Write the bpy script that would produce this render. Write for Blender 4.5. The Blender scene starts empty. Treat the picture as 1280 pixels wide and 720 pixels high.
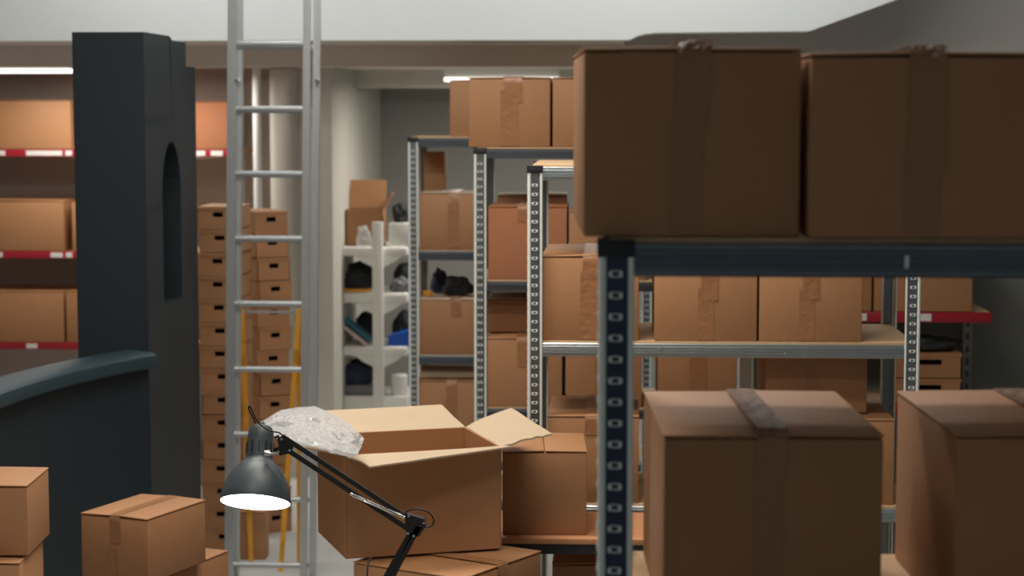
import bpy, bmesh, math, random
from mathutils import Vector, Matrix, noise
C = bpy.context.scene.collection
random.seed(7)
# ---------------------------------------------------------------- camera
F_PX = 2500.0
TH = math.atan(230/F_PX); PS = math.atan(135/F_PX*math.cos(TH))
CAM = Vector((0, 0, 1.97))
cam = bpy.data.cameras.new('camera'); cam.sensor_width = 36; cam.lens = F_PX/1280*36
co = bpy.data.objects.new('camera', cam); C.objects.link(co)
co.location = CAM; co.rotation_euler = (math.pi/2-TH, 0, PS)
bpy.context.scene.camera = co
cam.dof.use_dof = True; cam.dof.focus_distance = 4.45; cam.dof.aperture_fstop = 5.6
cam.clip_start = .05
FW = Vector((-math.sin(PS)*math.cos(TH), math.cos(PS)*math.cos(TH), -math.sin(TH)))
RT = Vector((math.cos(PS), math.sin(PS), 0)); UP = RT.cross(FW)
def P(px, py, Y):
    d = FW + RT*((px-640)/F_PX) - UP*((py-360)/F_PX)
    return CAM + d*(Y/d.y)
def ZY(py, Y, px=640): return P(px, py, Y).z
# ---------------------------------------------------------------- world, light, exposure
w = bpy.data.worlds.new('world'); bpy.context.scene.world = w; w.use_nodes = True
w.node_tree.nodes['Background'].inputs[0].default_value = (.76, .93, 1, 1)
w.node_tree.nodes['Background'].inputs[1].default_value = .135
vs = bpy.context.scene.view_settings
vs.view_transform = 'Standard'; vs.look = 'None'; vs.gamma = 1; vs.use_curve_mapping = False
vs.exposure = 0.0
def area(name, loc, sx, sy, power, col=(1, .93, .83), rot=(0, 0, 0)):
    l = bpy.data.lights.new(name, 'AREA'); l.shape = 'RECTANGLE'; l.size = sx; l.size_y = sy
    l.energy = power; l.color = col
    o = bpy.data.objects.new(name, l); C.objects.link(o); o.location = loc; o.rotation_euler = rot
    return o
ZC = 3.35
LIGHTS = [(-.95, 5.45, 1.4, .3, 46), (-.2, 4.25, 1.2, .3, 25), (-.85, 2.9, 1.0, .3, 17), (-1.9, 8.3, 1.6, .3, 15), (.4, 8.3, 2.2, .3, 19)]
for i, (x, y, sx, sy, p) in enumerate(LIGHTS):
    area('panel_glow', (x, y, ZC-.07), sx*.95, sy*.9, p, (1, .93, .83) if y < 7 else (.93, .98, 1))
# light of the strips below the low ceiling
area('strip_glow', (-2.55, 10.08, 2.12), 1.1, .08, 15)
area('strip_glow', (-.35, 10.9, 2.087), 1.1, .08, 24)

# ---------------------------------------------------------------- materials
def mat(name, col, rough=.6, metal=0, noise_scale=None, amt=.12, bump=0, bscale=60, rnd=0, coat=0, spec=.5, alpha=1, trans=0, stretch=None):
    m = bpy.data.materials.new(name); m.use_nodes = True; nt = m.node_tree
    b = nt.nodes['Principled BSDF']
    b.inputs['Base Color'].default_value = (*col, 1); b.inputs['Roughness'].default_value = rough
    b.inputs['Metallic'].default_value = metal; b.inputs['Specular IOR Level'].default_value = spec
    b.inputs['Alpha'].default_value = alpha; b.inputs['Transmission Weight'].default_value = trans
    b.inputs['Coat Weight'].default_value = coat
    tc = nt.nodes.new('ShaderNodeTexCoord')
    src = tc.outputs['Object']
    if stretch:
        mp = nt.nodes.new('ShaderNodeMapping'); mp.inputs['Scale'].default_value = stretch
        nt.links.new(src, mp.inputs['Vector']); src = mp.outputs['Vector']
    if noise_scale:
        n = nt.nodes.new('ShaderNodeTexNoise'); n.inputs['Scale'].default_value = noise_scale; n.inputs['Detail'].default_value = 5
        nt.links.new(src, n.inputs['Vector'])
        r = nt.nodes.new('ShaderNodeMapRange'); r.inputs['To Min'].default_value = 1-amt; r.inputs['To Max'].default_value = 1+amt
        nt.links.new(n.outputs['Fac'], r.inputs['Value'])
        val = r.outputs['Result']
        if rnd:
            oi = nt.nodes.new('ShaderNodeObjectInfo')
            r2 = nt.nodes.new('ShaderNodeMapRange'); r2.inputs['To Min'].default_value = 1-rnd; r2.inputs['To Max'].default_value = 1+rnd
            nt.links.new(oi.outputs['Random'], r2.inputs['Value'])
            mm = nt.nodes.new('ShaderNodeMath'); mm.operation = 'MULTIPLY'
            nt.links.new(val, mm.inputs[0]); nt.links.new(r2.outputs['Result'], mm.inputs[1]); val = mm.outputs[0]
        v = nt.nodes.new('ShaderNodeVectorMath'); v.operation = 'SCALE'
        v.inputs[0].default_value = col; nt.links.new(val, v.inputs['Scale'])
        nt.links.new(v.outputs['Vector'], b.inputs['Base Color'])
    if bump:
        n2 = nt.nodes.new('ShaderNodeTexNoise'); n2.inputs['Scale'].default_value = bscale; n2.inputs['Detail'].default_value = 4
        nt.links.new(src, n2.inputs['Vector'])
        bp = nt.nodes.new('ShaderNodeBump'); bp.inputs['Strength'].default_value = bump; bp.inputs['Distance'].default_value = .01
        nt.links.new(n2.outputs['Fac'], bp.inputs['Height']); nt.links.new(bp.outputs['Normal'], b.inputs['Normal'])
    return m
M = dict(
    card=mat('cardboard', (.42, .205, .093), .6, noise_scale=9, amt=.07, bump=.10, bscale=35, rnd=.05, spec=.5),
    card_light=mat('cardboard_pale_liner', (.52, .40, .275), .7, noise_scale=9, amt=.05, bump=.1, bscale=40, spec=.4),
    card_red=mat('cardboard_reddish', (.42, .175, .09), .8, noise_scale=9, amt=.06, bump=.1, bscale=35, spec=.25),
    tape=mat('brown_packing_tape', (.36, .165, .075), .32, noise_scale=14, amt=.10, bump=.35, bscale=45, spec=.5),
    steel=mat('galvanised_steel', (.50, .54, .55), .33, metal=1, noise_scale=28, amt=.12, bump=.04, bscale=80),
    steel_darkrefl=mat('steel_beam_dark_reflection', (.17, .19, .215), .36, metal=.9, noise_scale=20, amt=.12, bump=.03, bscale=60),  # darkness of the mirrored dark room put into the beam colour
    lip=mat('steel_edge_painted_glint', (.92, .97, .94), .4, metal=.15, noise_scale=60, amt=.12),  # bright base colour stands in for glints on rims and slot ends
    pface=mat('post_face_dark_reflection', (.055, .06, .09), .3, metal=.95, noise_scale=26, amt=.2),  # galvanised steel, its dark reflection painted into the base colour
    pmid=mat('post_face_mid_reflection', (.24, .26, .265), .35, metal=.9, noise_scale=26, amt=.2),  # same steel, mid tone between its bright and dark reflections painted in
    dimwall=mat('grey_wall_paint_dimmed', (.19, .20, .19), .9, noise_scale=2, amt=.06),  # grey wall colour darkened to paint in the dim right corner
    blacksteel=mat('black_painted_steel', (.025, .026, .03), .45, noise_scale=30, amt=.1),
    cap=mat('black_plastic', (.012, .012, .014), .5, noise_scale=30, amt=.1),
    alu=mat('brushed_aluminium', (.62, .65, .67), .42, metal=.85, noise_scale=30, amt=.08, stretch=(1, 1, .1)),
    board=mat('pressed_board', (.55, .36, .20), .8, noise_scale=120, amt=.25, bump=.1, bscale=200),
    table=mat('reddish_wood_top', (.58, .27, .135), .45, noise_scale=12, amt=.25, stretch=(1, 9, 9)),
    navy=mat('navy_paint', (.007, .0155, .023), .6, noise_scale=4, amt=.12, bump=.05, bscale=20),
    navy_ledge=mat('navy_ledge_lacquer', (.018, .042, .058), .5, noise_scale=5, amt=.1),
    fascia=mat('white_plaster', (.76, .77, .75), .85, noise_scale=1.2, amt=.05, bump=.04, bscale=30),
    soffit=mat('warm_grey_plaster', (.74, .69, .64), .9, noise_scale=2, amt=.05, bump=.04, bscale=30),
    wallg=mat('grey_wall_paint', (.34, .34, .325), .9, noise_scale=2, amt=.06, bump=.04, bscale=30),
    wallb=mat('taupe_wall_paint', (.52, .45, .41), .9, noise_scale=2, amt=.06, bump=.04, bscale=30),
    pier=mat('offwhite_wall_paint', (.60, .59, .54), .85, noise_scale=2, amt=.05, bump=.04, bscale=30),
    dark=mat('shadow_grey_paint', (.10, .10, .10), .9, noise_scale=2, amt=.06),
    floor=mat('pale_screed_floor', (.52, .52, .50), .5, noise_scale=5, amt=.12, bump=.03, bscale=30),
    red=mat('red_rail_paint', (.36, .010, .025), .5, noise_scale=30, amt=.08),
    label=mat('white_paper_label', (.75, .74, .72), .6, noise_scale=30, amt=.05),
    white=mat('white_powder_coat', (.82, .83, .80), .5, noise_scale=15, amt=.05),
    yellow=mat('yellow_lacquer', (.85, .40, .03), .45, noise_scale=20, amt=.08),
    lamp=mat('dark_slate_enamel', (.05, .068, .078), .45, noise_scale=30, amt=.06),
    lampin=mat('white_reflector_enamel', (.9, .9, .88), .5, noise_scale=30, amt=.02),
    chrome=mat('chrome', (.8, .78, .74), .2, metal=1, noise_scale=30, amt=.04),
    rubber=mat('black_cable_rubber', (.01, .01, .011), .55, noise_scale=30, amt=.1),
    blk=mat('black_fabric', (.018, .02, .024), .8, noise_scale=30, amt=.25, bump=.3, bscale=20),
    bluepl=mat('blue_plastic', (.01, .11, .55), .4, noise_scale=20, amt=.1),
    navyd=mat('dark_blue_cloth', (.012, .02, .06), .7, noise_scale=20, amt=.3, bump=.2),
    green=mat('dark_green_foliage', (.015, .05, .035), .7, noise_scale=20, amt=.3, bump=.3),
    grey=mat('grey_plastic', (.16, .17, .19), .5, noise_scale=20, amt=.1),
    pink=mat('pale_pink_page', (.62, .5, .5), .6, noise_scale=20, amt=.05),
    cyan=mat('teal_cover', (.02, .16, .24), .5, noise_scale=20, amt=.1),
    desk=mat('grey_laminate', (.30, .29, .27), .5, noise_scale=20, amt=.08),
)
def emis(name, col, s):
    m = bpy.data.materials.new(name); m.use_nodes = True; b = m.node_tree.nodes['Principled BSDF']
    b.inputs['Base Color'].default_value = (*col, 1)
    b.inputs['Emission Color'].default_value = (*col, 1); b.inputs['Emission Strength'].default_value = s
    return m
M['glow'] = emis('lit_diffuser', (1, .97, .9), 1.6)
M['bulb'] = emis('lit_bulb', (1, .95, .88), 6)
def film(name, col, alpha, rough, bscale, bump):
    m = mat(name, col, rough, bump=bump, bscale=bscale, noise_scale=40, amt=.08, alpha=alpha, spec=.5, trans=0)
    return m
M['clear'] = film('clear_tape_film', (.36, .2, .12), .8, .22, 55, 1.0)
for n_ in M['clear'].node_tree.nodes:
    if n_.type == 'BUMP': n_.inputs['Distance'].default_value = .03
def bubble():
    m = bpy.data.materials.new('bubble_wrap_film'); m.use_nodes = True; nt = m.node_tree; nt.nodes.clear()
    L = nt.links.new; N_ = nt.nodes.new
    out = N_('ShaderNodeOutputMaterial'); tc = N_('ShaderNodeTexCoord')
    v = N_('ShaderNodeTexVoronoi'); v.inputs['Scale'].default_value = 120; v.feature = 'SMOOTH_F1'; L(tc.outputs['Object'], v.inputs['Vector'])
    n = N_('ShaderNodeTexNoise'); n.inputs['Scale'].default_value = 22; n.inputs['Detail'].default_value = 3; L(tc.outputs['Object'], n.inputs['Vector'])
    b1 = N_('ShaderNodeBump'); b1.invert = True; b1.inputs['Strength'].default_value = .6; b1.inputs['Distance'].default_value = .003; L(v.outputs['Distance'], b1.inputs['Height'])
    b2 = N_('ShaderNodeBump'); b2.inputs['Strength'].default_value = .7; b2.inputs['Distance'].default_value = .02; L(n.outputs['Fac'], b2.inputs['Height']); L(b1.outputs['Normal'], b2.inputs['Normal'])
    tr = N_('ShaderNodeBsdfTransparent'); tr.inputs[0].default_value = (.93, .94, .95, 1)
    gl = N_('ShaderNodeBsdfGlossy'); gl.inputs['Roughness'].default_value = .16; gl.inputs[0].default_value = (.9, .9, .9, 1)
    tl = N_('ShaderNodeBsdfTranslucent'); tl.inputs[0].default_value = (.9, .91, .93, 1)
    df = N_('ShaderNodeBsdfDiffuse'); df.inputs[0].default_value = (.9, .91, .93, 1)
    for q in (gl, tl, df): L(b2.outputs['Normal'], q.inputs['Normal'])
    m1 = N_('ShaderNodeMixShader'); m1.inputs[0].default_value = .5; L(df.outputs[0], m1.inputs[1]); L(tl.outputs[0], m1.inputs[2])
    m2 = N_('ShaderNodeMixShader'); m2.inputs[0].default_value = .30; L(m1.outputs[0], m2.inputs[1]); L(gl.outputs[0], m2.inputs[2])
    mr = N_('ShaderNodeMapRange'); mr.inputs['From Min'].default_value = .1; mr.inputs['From Max'].default_value = .6; mr.inputs['To Min'].default_value = .42; mr.inputs['To Max'].default_value = .76; L(v.outputs['Distance'], mr.inputs['Value'])
    m3 = N_('ShaderNodeMixShader'); L(mr.outputs['Result'], m3.inputs[0]); L(tr.outputs[0], m3.inputs[1]); L(m2.outputs[0], m3.inputs[2])
    L(m3.outputs[0], out.inputs['Surface']); return m
M['bubble'] = bubble()

# ---------------------------------------------------------------- mesh helpers
class MB:
    def __init__(s): s.bm = bmesh.new()
    def box(s, x0, x1, y0, y1, z0, z1, bev=0, seg=2, mtx=None):
        r = bmesh.ops.create_cube(s.bm, size=1)
        vs = r['verts']
        for v in vs:
            v.co = Vector(((x0+x1)/2+v.co.x*(x1-x0), (y0+y1)/2+v.co.y*(y1-y0), (z0+z1)/2+v.co.z*(z1-z0)))
        if bev:
            es = list({e for v in vs for e in v.link_edges})
            q = bmesh.ops.bevel(s.bm, geom=es, offset=bev, segments=seg, affect='EDGES', profile=.5)
            vs = list({v for f in q['faces'] for v in f.verts})
        if mtx is not None: bmesh.ops.transform(s.bm, matrix=mtx, verts=vs)
        return s
    def tube(s, pts, r, n=10, caps=True):
        pts = [Vector(p) for p in pts]; rings = []
        rr = r if isinstance(r, (list, tuple)) else [r]*len(pts)
        up = None
        for i, p in enumerate(pts):
            t = (pts[min(i+1, len(pts)-1)]-pts[max(i-1, 0)]).normalized()
            if up is None: up = t.orthogonal().normalized()
            a = (up - t*up.dot(t)).normalized(); up = a; b = t.cross(a)
            rings.append([s.bm.verts.new(p+(a*math.cos(k*2*math.pi/n)+b*math.sin(k*2*math.pi/n))*rr[i]) for k in range(n)])
        for i in range(len(rings)-1):
            for k in range(n):
                s.bm.faces.new((rings[i][k], rings[i][(k+1) % n], rings[i+1][(k+1) % n], rings[i+1][k]))
        if caps:
            s.bm.faces.new(rings[0][::-1]); s.bm.faces.new(rings[-1])
        return s
    def bar(s, a, b, w, h, up=Vector((0, 0, 1))):     # rectangular bar from a to b
        a = Vector(a); b = Vector(b); t = (b-a).normalized(); u = (up-t*up.dot(t)).normalized(); v = t.cross(u)
        q = []
        for p in (a, b):
            q.append([s.bm.verts.new(p+v*(sx*w/2)+u*(sy*h/2)) for sx, sy in ((-1, -1), (1, -1), (1, 1), (-1, 1))])
        for k in range(4): s.bm.faces.new((q[0][k], q[0][(k+1) % 4], q[1][(k+1) % 4], q[1][k]))
        s.bm.faces.new(q[0][::-1]); s.bm.faces.new(q[1]); return s
    def lathe(s, prof, n=40, mtx=None):
        rings = []; vs = []
        for r, z in prof:
            if r < 1e-6: ring = [s.bm.verts.new((0, 0, z))]
            else: ring = [s.bm.verts.new((r*math.cos(k*2*math.pi/n), r*math.sin(k*2*math.pi/n), z)) for k in range(n)]
            rings.append(ring); vs += ring
        for a, b in zip(rings, rings[1:]):
            for k in range(n):
                k2 = (k+1) % n
                if len(a) == 1 and len(b) == 1: continue
                if len(a) == 1: s.bm.faces.new((a[0], b[k2], b[k]))
                elif len(b) == 1: s.bm.faces.new((a[k], a[k2], b[0]))
                else: s.bm.faces.new((a[k], a[k2], b[k2], b[k]))
        if mtx is not None: bmesh.ops.transform(s.bm, matrix=mtx, verts=vs)
        return s
    def prism(s, poly, axis, a, b):      # polygon in the two other axes, extruded from a to b
        def mk(p, c):
            if axis == 'y': return (p[0], c, p[1])
            if axis == 'z': return (p[0], p[1], c)
            return (c, p[0], p[1])
        A = [s.bm.verts.new(mk(p, a)) for p in poly]; B = [s.bm.verts.new(mk(p, b)) for p in poly]
        n = len(poly)
        for k in range(n): s.bm.faces.new((A[k], A[(k+1) % n], B[(k+1) % n], B[k]))
        s.bm.faces.new(A[::-1]); s.bm.faces.new(B); return s
    def mesh(s, name, mats, smooth=True):
        bmesh.ops.recalc_face_normals(s.bm, faces=s.bm.faces)
        me = bpy.data.meshes.new(name); s.bm.to_mesh(me); s.bm.free()
        for m in (mats if isinstance(mats, list) else [mats]): me.materials.append(m)
        if smooth:
            me.polygons.foreach_set('use_smooth', [True]*len(me.polygons)); me.set_sharp_from_angle(angle=math.radians(35))
        return me
    def build(s, name, m, parent=None, loc=None, rot=None):
        return put(name, s.mesh(name, m), parent, loc, rot)
def put(name, me, parent=None, loc=None, rot=None):
    o = bpy.data.objects.new(name, me); C.objects.link(o)
    if parent: o.parent = parent
    if loc is not None: o.location = loc
    if rot is not None: o.rotation_euler = rot
    return o
def tag(o, label, cat, group=None):
    o['label'] = label; o['category'] = cat; o['kind'] = 'thing'
    assert 4 <= len(label.split()) <= 16 or not label or print('LONG', len(label.split()), label) is None, label
    if group: o['group'] = group
    return o
def thing(name, label, cat, loc=(0, 0, 0), rz=0, group=None):
    o = bpy.data.objects.new(name, None); C.objects.link(o); o.location = loc; o.rotation_euler = (0, 0, rz)
    o.empty_display_size = .05
    return tag(o, label, cat, group)
def struct(o): o['kind'] = 'structure'; return o
def sbox(name, m, x0, x1, y0, y1, z0, z1): return struct(MB().box(x0, x1, y0, y1, z0, z1).build(name, m))

# ---------------------------------------------------------------- the setting
XL, XR = -4.2, 4.2
sbox('floor', M['floor'], XL, XR, -1.5, 13, -.1, 0)
sbox('ceiling', M['fascia'], XL, XR, -1.5, 9.3, ZC, ZC+.1)
sbox('wall_left', M['wallb'], XL-.1, XL, -1.5, 13, 0, ZC)
sbox('wall_right', M['wallg'], XR, XR+.1, -1.5, 13, 0, ZC)
YF = 9.05
zf = ZY(50, YF); zf2 = ZY(40, YF)
# white fascia with the stepped, rounded and slanting lower edge at the right
pf = []
def pp(px, py): q = P(px, py, YF); return (q.x, q.z)
poly = [(XL, zf), pp(786, 50)] + [pp(x, y) for x, y in ((791, 48), (797, 45), (806, 42.5), (820, 41))] + [pp(1012, 39), pp(1122, -1), pp(1150, -12), (pp(1200, -40)[0], ZC), (XL, ZC)]
struct(MB().prism(poly, 'y', YF, YF+.2).build('trim_1', M['fascia']))
# soffit beam behind it, then the lower ceiling
zb = ZY(83, 9.8)
sbox('trim_2', M['soffit'], XL, XR, 9.8, 10.0, zb, ZC)
sbox('trim_3', M['soffit'], XL, pp(786, 50)[0]-.02, YF+.2, 9.8, zf, zf+.08)
sbox('trim_4', M['soffit'], XL, XR, 10.0, 12.9, zb+.01, zb+.1)
sbox('trim_5', M['pier'], -2.1, XR, 11.35, 11.5, ZY(110, 11.35), zb+.01)
# far walls
sbox('wall_back', M['wallg'], -1.75, XR, 12.6, 12.7, 0, ZC)
sbox('wall_back_left', M['wallb'], XL, P(350, 300, 11.05).x, 11.05, 11.15, 0, zb+.01)
a = P(339, 300, 10.45); b = P(421, 300, 10.6)
sbox('wall_pier', M['pier'], a.x, b.x, 10.45, 12.6, 0, zb+.01)
m = MB(); q = P(356, 300, 10.42)
m.tube([(q.x, 10.45, 0), (q.x, 10.45, zb)], .072, 32); struct(m.build('trim_6', M['pier']))
q = P(323, 300, 10.3); m = MB().tube([(q.x, 10.3, 0), (q.x, 10.3, zb)], .022, 16); struct(m.build('trim_7', M['fascia']))
# short grey wall with the red rails at the right, white end post
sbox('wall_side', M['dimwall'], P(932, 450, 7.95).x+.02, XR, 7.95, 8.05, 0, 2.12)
sbox('trim_8', M['pier'], P(924, 450, 7.9).x, P(941, 450, 7.9).x, 7.88, 8.0, 0, 2.12)

# dark partition wall with arched niche
yP0, yP1 = 7.15, 7.85
xa = P(93, 200, yP0).x; xb = P(182, 200, yP0).x; zt = ZY(40, yP0, 140)
zt2 = ZY(52, 7.75, 225); yk = 593*7.15/560
def zt_(y): return zt if y <= yk+.001 else zt2
def partition():
    bm = bmesh.new()
    # side elevation (y,z) with an arched recess, cut as a ring of quads
    y0, y1 = P(0, 0, 1).y*0+7.50, 7.72
    # arch between the depths that show at x=204 and x=227
    k = (P(204, 300, 7).x/7, P(227, 300, 7).x/7)
    y0 = xb/k[0]; y1 = xb/k[1]
    za = P(204, 382, y0).z; r = (y1-y0)/2; zs = P(215, 190, (y0+y1)/2).z-r
    arc = [(y0, za), (y0, zs)] + [((y0+y1)/2-r*math.cos(t*math.pi/12), zs+r*1.25*math.sin(t*math.pi/12)) for t in range(1, 12)] + [(y1, zs), (y1, za)]
    V = lambda x, p: bm.verts.new((x, p[0], p[1]))
    F_ = [V(xb, p) for p in arc]; B_ = [V(xb-.30, p) for p in arc]
    n = len(arc)
    for i in range(n): bm.faces.new((F_[i], F_[(i+1) % n], B_[(i+1) % n], B_[i]))
    bm.faces.new(B_)
    # surround: quads from arch outline out to the rectangle
    rc = {}
    def R(y, z):
        kk = (round(y, 5), round(z, 5))
        if kk not in rc: rc[kk] = bm.verts.new((xb, y, z))
        return rc[kk]
    half = 1+6
    outer = []
    for i, p in enumerate(arc):
        if i == 0: outer.append(R(yP0, za))
        elif i == n-1: outer.append(R(yP1, za))
        elif i == 1: outer.append(R(yP0, zs))
        elif i == n-2: outer.append(R(yP1, zs))
        else:
            t = (i-1)/(n-3); 
            yy = yP0+(yP1-yP0)*t
            if abs(t-.5) < .01: yy = yk
            outer.append(R(yy, zt_(yy)))
    for i in range(n-1):
        f = (F_[i], F_[i+1], outer[i+1], outer[i])
        bm.faces.new(f)
    bm.faces.new((R(yP0, zs), R(yP0, zt), outer[2])) if False else None
    c0 = R(yP0, zt); c1 = R(yP1, zt2)
    bm.faces.new((outer[1], outer[2], c0)); bm.faces.new((outer[n-2], c1, outer[n-3]))
    b0 = R(yP0, 0); b1 = R(yP1, 0)
    bm.faces.new((b0, outer[0], F_[0], F_[n-1], outer[n-1], b1))
    # the other sides
    W = [bm.verts.new((xa, y, z)) for y, z in ((yP0, 0), (yP0, zt), (yP1, zt2), (yP1, 0))]
    bm.faces.new((W[0], W[1], c0, outer[1], outer[0], b0)); bm.faces.new((W[3], b1, outer[n-1], outer[n-2], c1, W[2]))
    bm.faces.new([W[1], W[2], c1]+[outer[i] for i in range(n-3, 1, -1)]+[c0]); bm.faces.new((W[0], W[1], W[2], W[3]))
    x = MB(); x.bm.free(); x.bm = bm
    o = put('wall_middle', x.mesh('wall_middle', M['navy'], smooth=False)); return struct(o)
partition()
# darker return of the partition, a little lower and deeper
xc = P(235, 200, yP1+.18).x
sbox('trim_9', M['navy'], xb-.35, xb, yP1, yP1+.17, 0, ZY(83.5, yP1+.1, 240))

# ---------------------------------------------------------------- curved counter
def counter():
    pts = []
    for px, y in ((163, 437), (140, 440), (97, 448), (50, 458), (0, 471), (-60, 490), (-130, 518)):
        c = 1.97-1.085
        Yd = c*F_PX*1.0/(y-130)*1.0
        # refine so that the point really projects there
        for _ in range(6):
            z = P(px, y, Yd).z; Yd *= (1.97-1.085)/(1.97-z)
        pts.append(P(px, y, Yd).xy)
    # smooth by Catmull-Rom
    out = []
    for i in range(len(pts)-1):
        p0 = pts[max(i-1, 0)]; p1 = pts[i]; p2 = pts[i+1]; p3 = pts[min(i+2, len(pts)-1)]
        for k in range(6):
            t = k/6; out.append(.5*((2*p1)+(p2-p0)*t+(2*p0-5*p1+4*p2-p3)*t*t+(3*p1-p0-3*p2+p3)*t**3))
    out.append(pts[-1]); return out
cp = counter()
ct = thing('curved_counter', 'curved dark navy counter with a rounded ledge, joined to the tall navy partition', 'counter', (cp[0].x, cp[0].y, 0))
def sweep(pts, prof, org):        # prof: (offset toward camera side, z)
    bm = bmesh.new(); rows = []
    for i, p in enumerate(pts):
        t = (pts[min(i+1, len(pts)-1)]-pts[max(i-1, 0)]).normalized(); nrm = Vector((-t.y, t.x))
        if nrm.y > 0 or nrm.x < 0 and False: nrm = -nrm
        rows.append([bm.verts.new((p.x+nrm.x*o-org.x, p.y+nrm.y*o-org.y, z)) for o, z in prof])
    n = len(prof)
    for a, b in zip(rows, rows[1:]):
        for k in range(n): bm.faces.new((a[k], a[(k+1) % n], b[(k+1) % n], b[k]))
    bm.faces.new(rows[0][::-1]); bm.faces.new(rows[-1]); x = MB(); x.bm.free(); x.bm = bm; return x
zc = 1.085
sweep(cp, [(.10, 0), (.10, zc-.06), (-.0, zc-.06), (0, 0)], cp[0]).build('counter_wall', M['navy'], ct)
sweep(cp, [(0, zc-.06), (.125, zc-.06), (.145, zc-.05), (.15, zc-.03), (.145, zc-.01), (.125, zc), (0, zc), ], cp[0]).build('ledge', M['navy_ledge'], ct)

# ---------------------------------------------------------------- lights as fittings
for i, (x, y, sx, sy, p) in enumerate(LIGHTS):
    t = thing('ceiling_light', 'long ceiling light panel on the high ceiling above the ' + ('open carton', 'desk edge', 'nearest rack', 'navy partition', 'farthest racks')[i], 'ceiling light', (x, y, ZC-.055))
    MB().box(-sx/2-.03, sx/2+.03, -sy/2-.03, sy/2+.03, 0, .055, .006).build('housing', M['white'], t)
    MB().box(-sx/2, sx/2, -sy/2, sy/2, -.008, 0, .002).build('diffuser', M['glow'], t)
for px0, px1, py, Y, zl_, lab in ((-60, 93, 89, 10.08, 2.138, 'bright strip light under the low ceiling over the wall shelves at the left'), (556, 700, 100, 10.9, 2.103, 'bright strip light under the low ceiling beside the boxes on the farthest rack')):
    A = P(px0, py, Y); B = P(px1, py, Y)
    t = thing('strip_light', lab, 'ceiling light', ((A.x+B.x)/2, Y, zl_))
    L = (B.x-A.x)/2
    MB().box(-L, L, -.06, .06, .008, zb+.01-zl_, .003).build('housing', M['white'], t)
    MB().box(-L, L, -.07, .07, -.012, .008, .004).build('diffuser', M['glow'], t)

# ---------------------------------------------------------------- racks
def post_mesh(h, w=.040, pitch=.027, pf='pface'):
    m = MB(); t = .002; hw = .0160; hh = .0075; z0 = .03
    a = (w-hw)/2
    n = int((h-2*z0)/pitch)
    for side in (0, 1):
        def bx(u0, u1, v0, v1, za, zb, bev=0):
            if side == 0: m.box(u0, u1, v0, v1, za, zb, bev, 1)
            else: m.box(v0, v1, u0, u1, za, zb, bev, 1)
        bx(0, a, 0, t, 0, h); bx(a+hw, w, 0, t, 0, h)
        prev = 0
        for k in range(n+1):
            zc_ = z0+k*pitch
            bx(a, a+hw, 0, t, prev, zc_-hh/2); prev = zc_+hh/2
            k0 = len(m.bm.faces)
            bx(a-.0005, a+.0036, -.003, t, zc_-hh/2, zc_+hh/2, .001); bx(a+hw-.0036, a+hw+.0005, -.003, t, zc_-hh/2, zc_+hh/2, .001); bx(a+.003, a+hw-.003, -.0014, t, zc_-hh/2-.0006, zc_-hh/2+.0006); bx(a+.003, a+hw-.003, -.0014, t, zc_+hh/2-.0006, zc_+hh/2+.0006)
            m.bm.faces.ensure_lookup_table()
            for f in m.bm.faces[k0:]: f.material_index = 1
        bx(a, a+hw, 0, t, prev, h)
        bx(a-.002, a+hw+.002, t+.0008, t+.002, 0, h)
    nf = len(m.bm.faces)
    # rolled lips
    m.tube([(w-.001, .0015, 0), (w-.001, .0015, h)], .0040, 10); m.tube([(.0015, w-.001, 0), (.0015, w-.001, h)], .0030, 10)
    m.tube([(.0035, .0030, 0), (.0035, .0030, h)], .0055, 12)
    m.bm.faces.ensure_lookup_table()
    for f in m.bm.faces[nf:]: f.material_index = 1
    return m.mesh('post', [M[pf], M['lip']])
def beam_mesh(L, hgt, mt):
    prof = [(0, 0), (0, hgt)]; # (y,z) front profile with ridges
    pts = [(.004, 0), (.001, .003)]
    k = 3; z = .007
    step = (hgt-.014)/k
    for i in range(k):
        pts += [(.001, z+i*step+step*.15), (-.0018, z+i*step+step*.35), (-.0018, z+i*step+step*.65), (.001, z+i*step+step*.85)]
    pts += [(.001, hgt-.003), (.004, hgt), (.022, hgt), (.022, hgt-.002), (.006, hgt-.002), (.006, .002), (.022, .002), (.022, 0)]
    return MB().prism(pts, 'x', 0, L).mesh('beam', mt)
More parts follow.
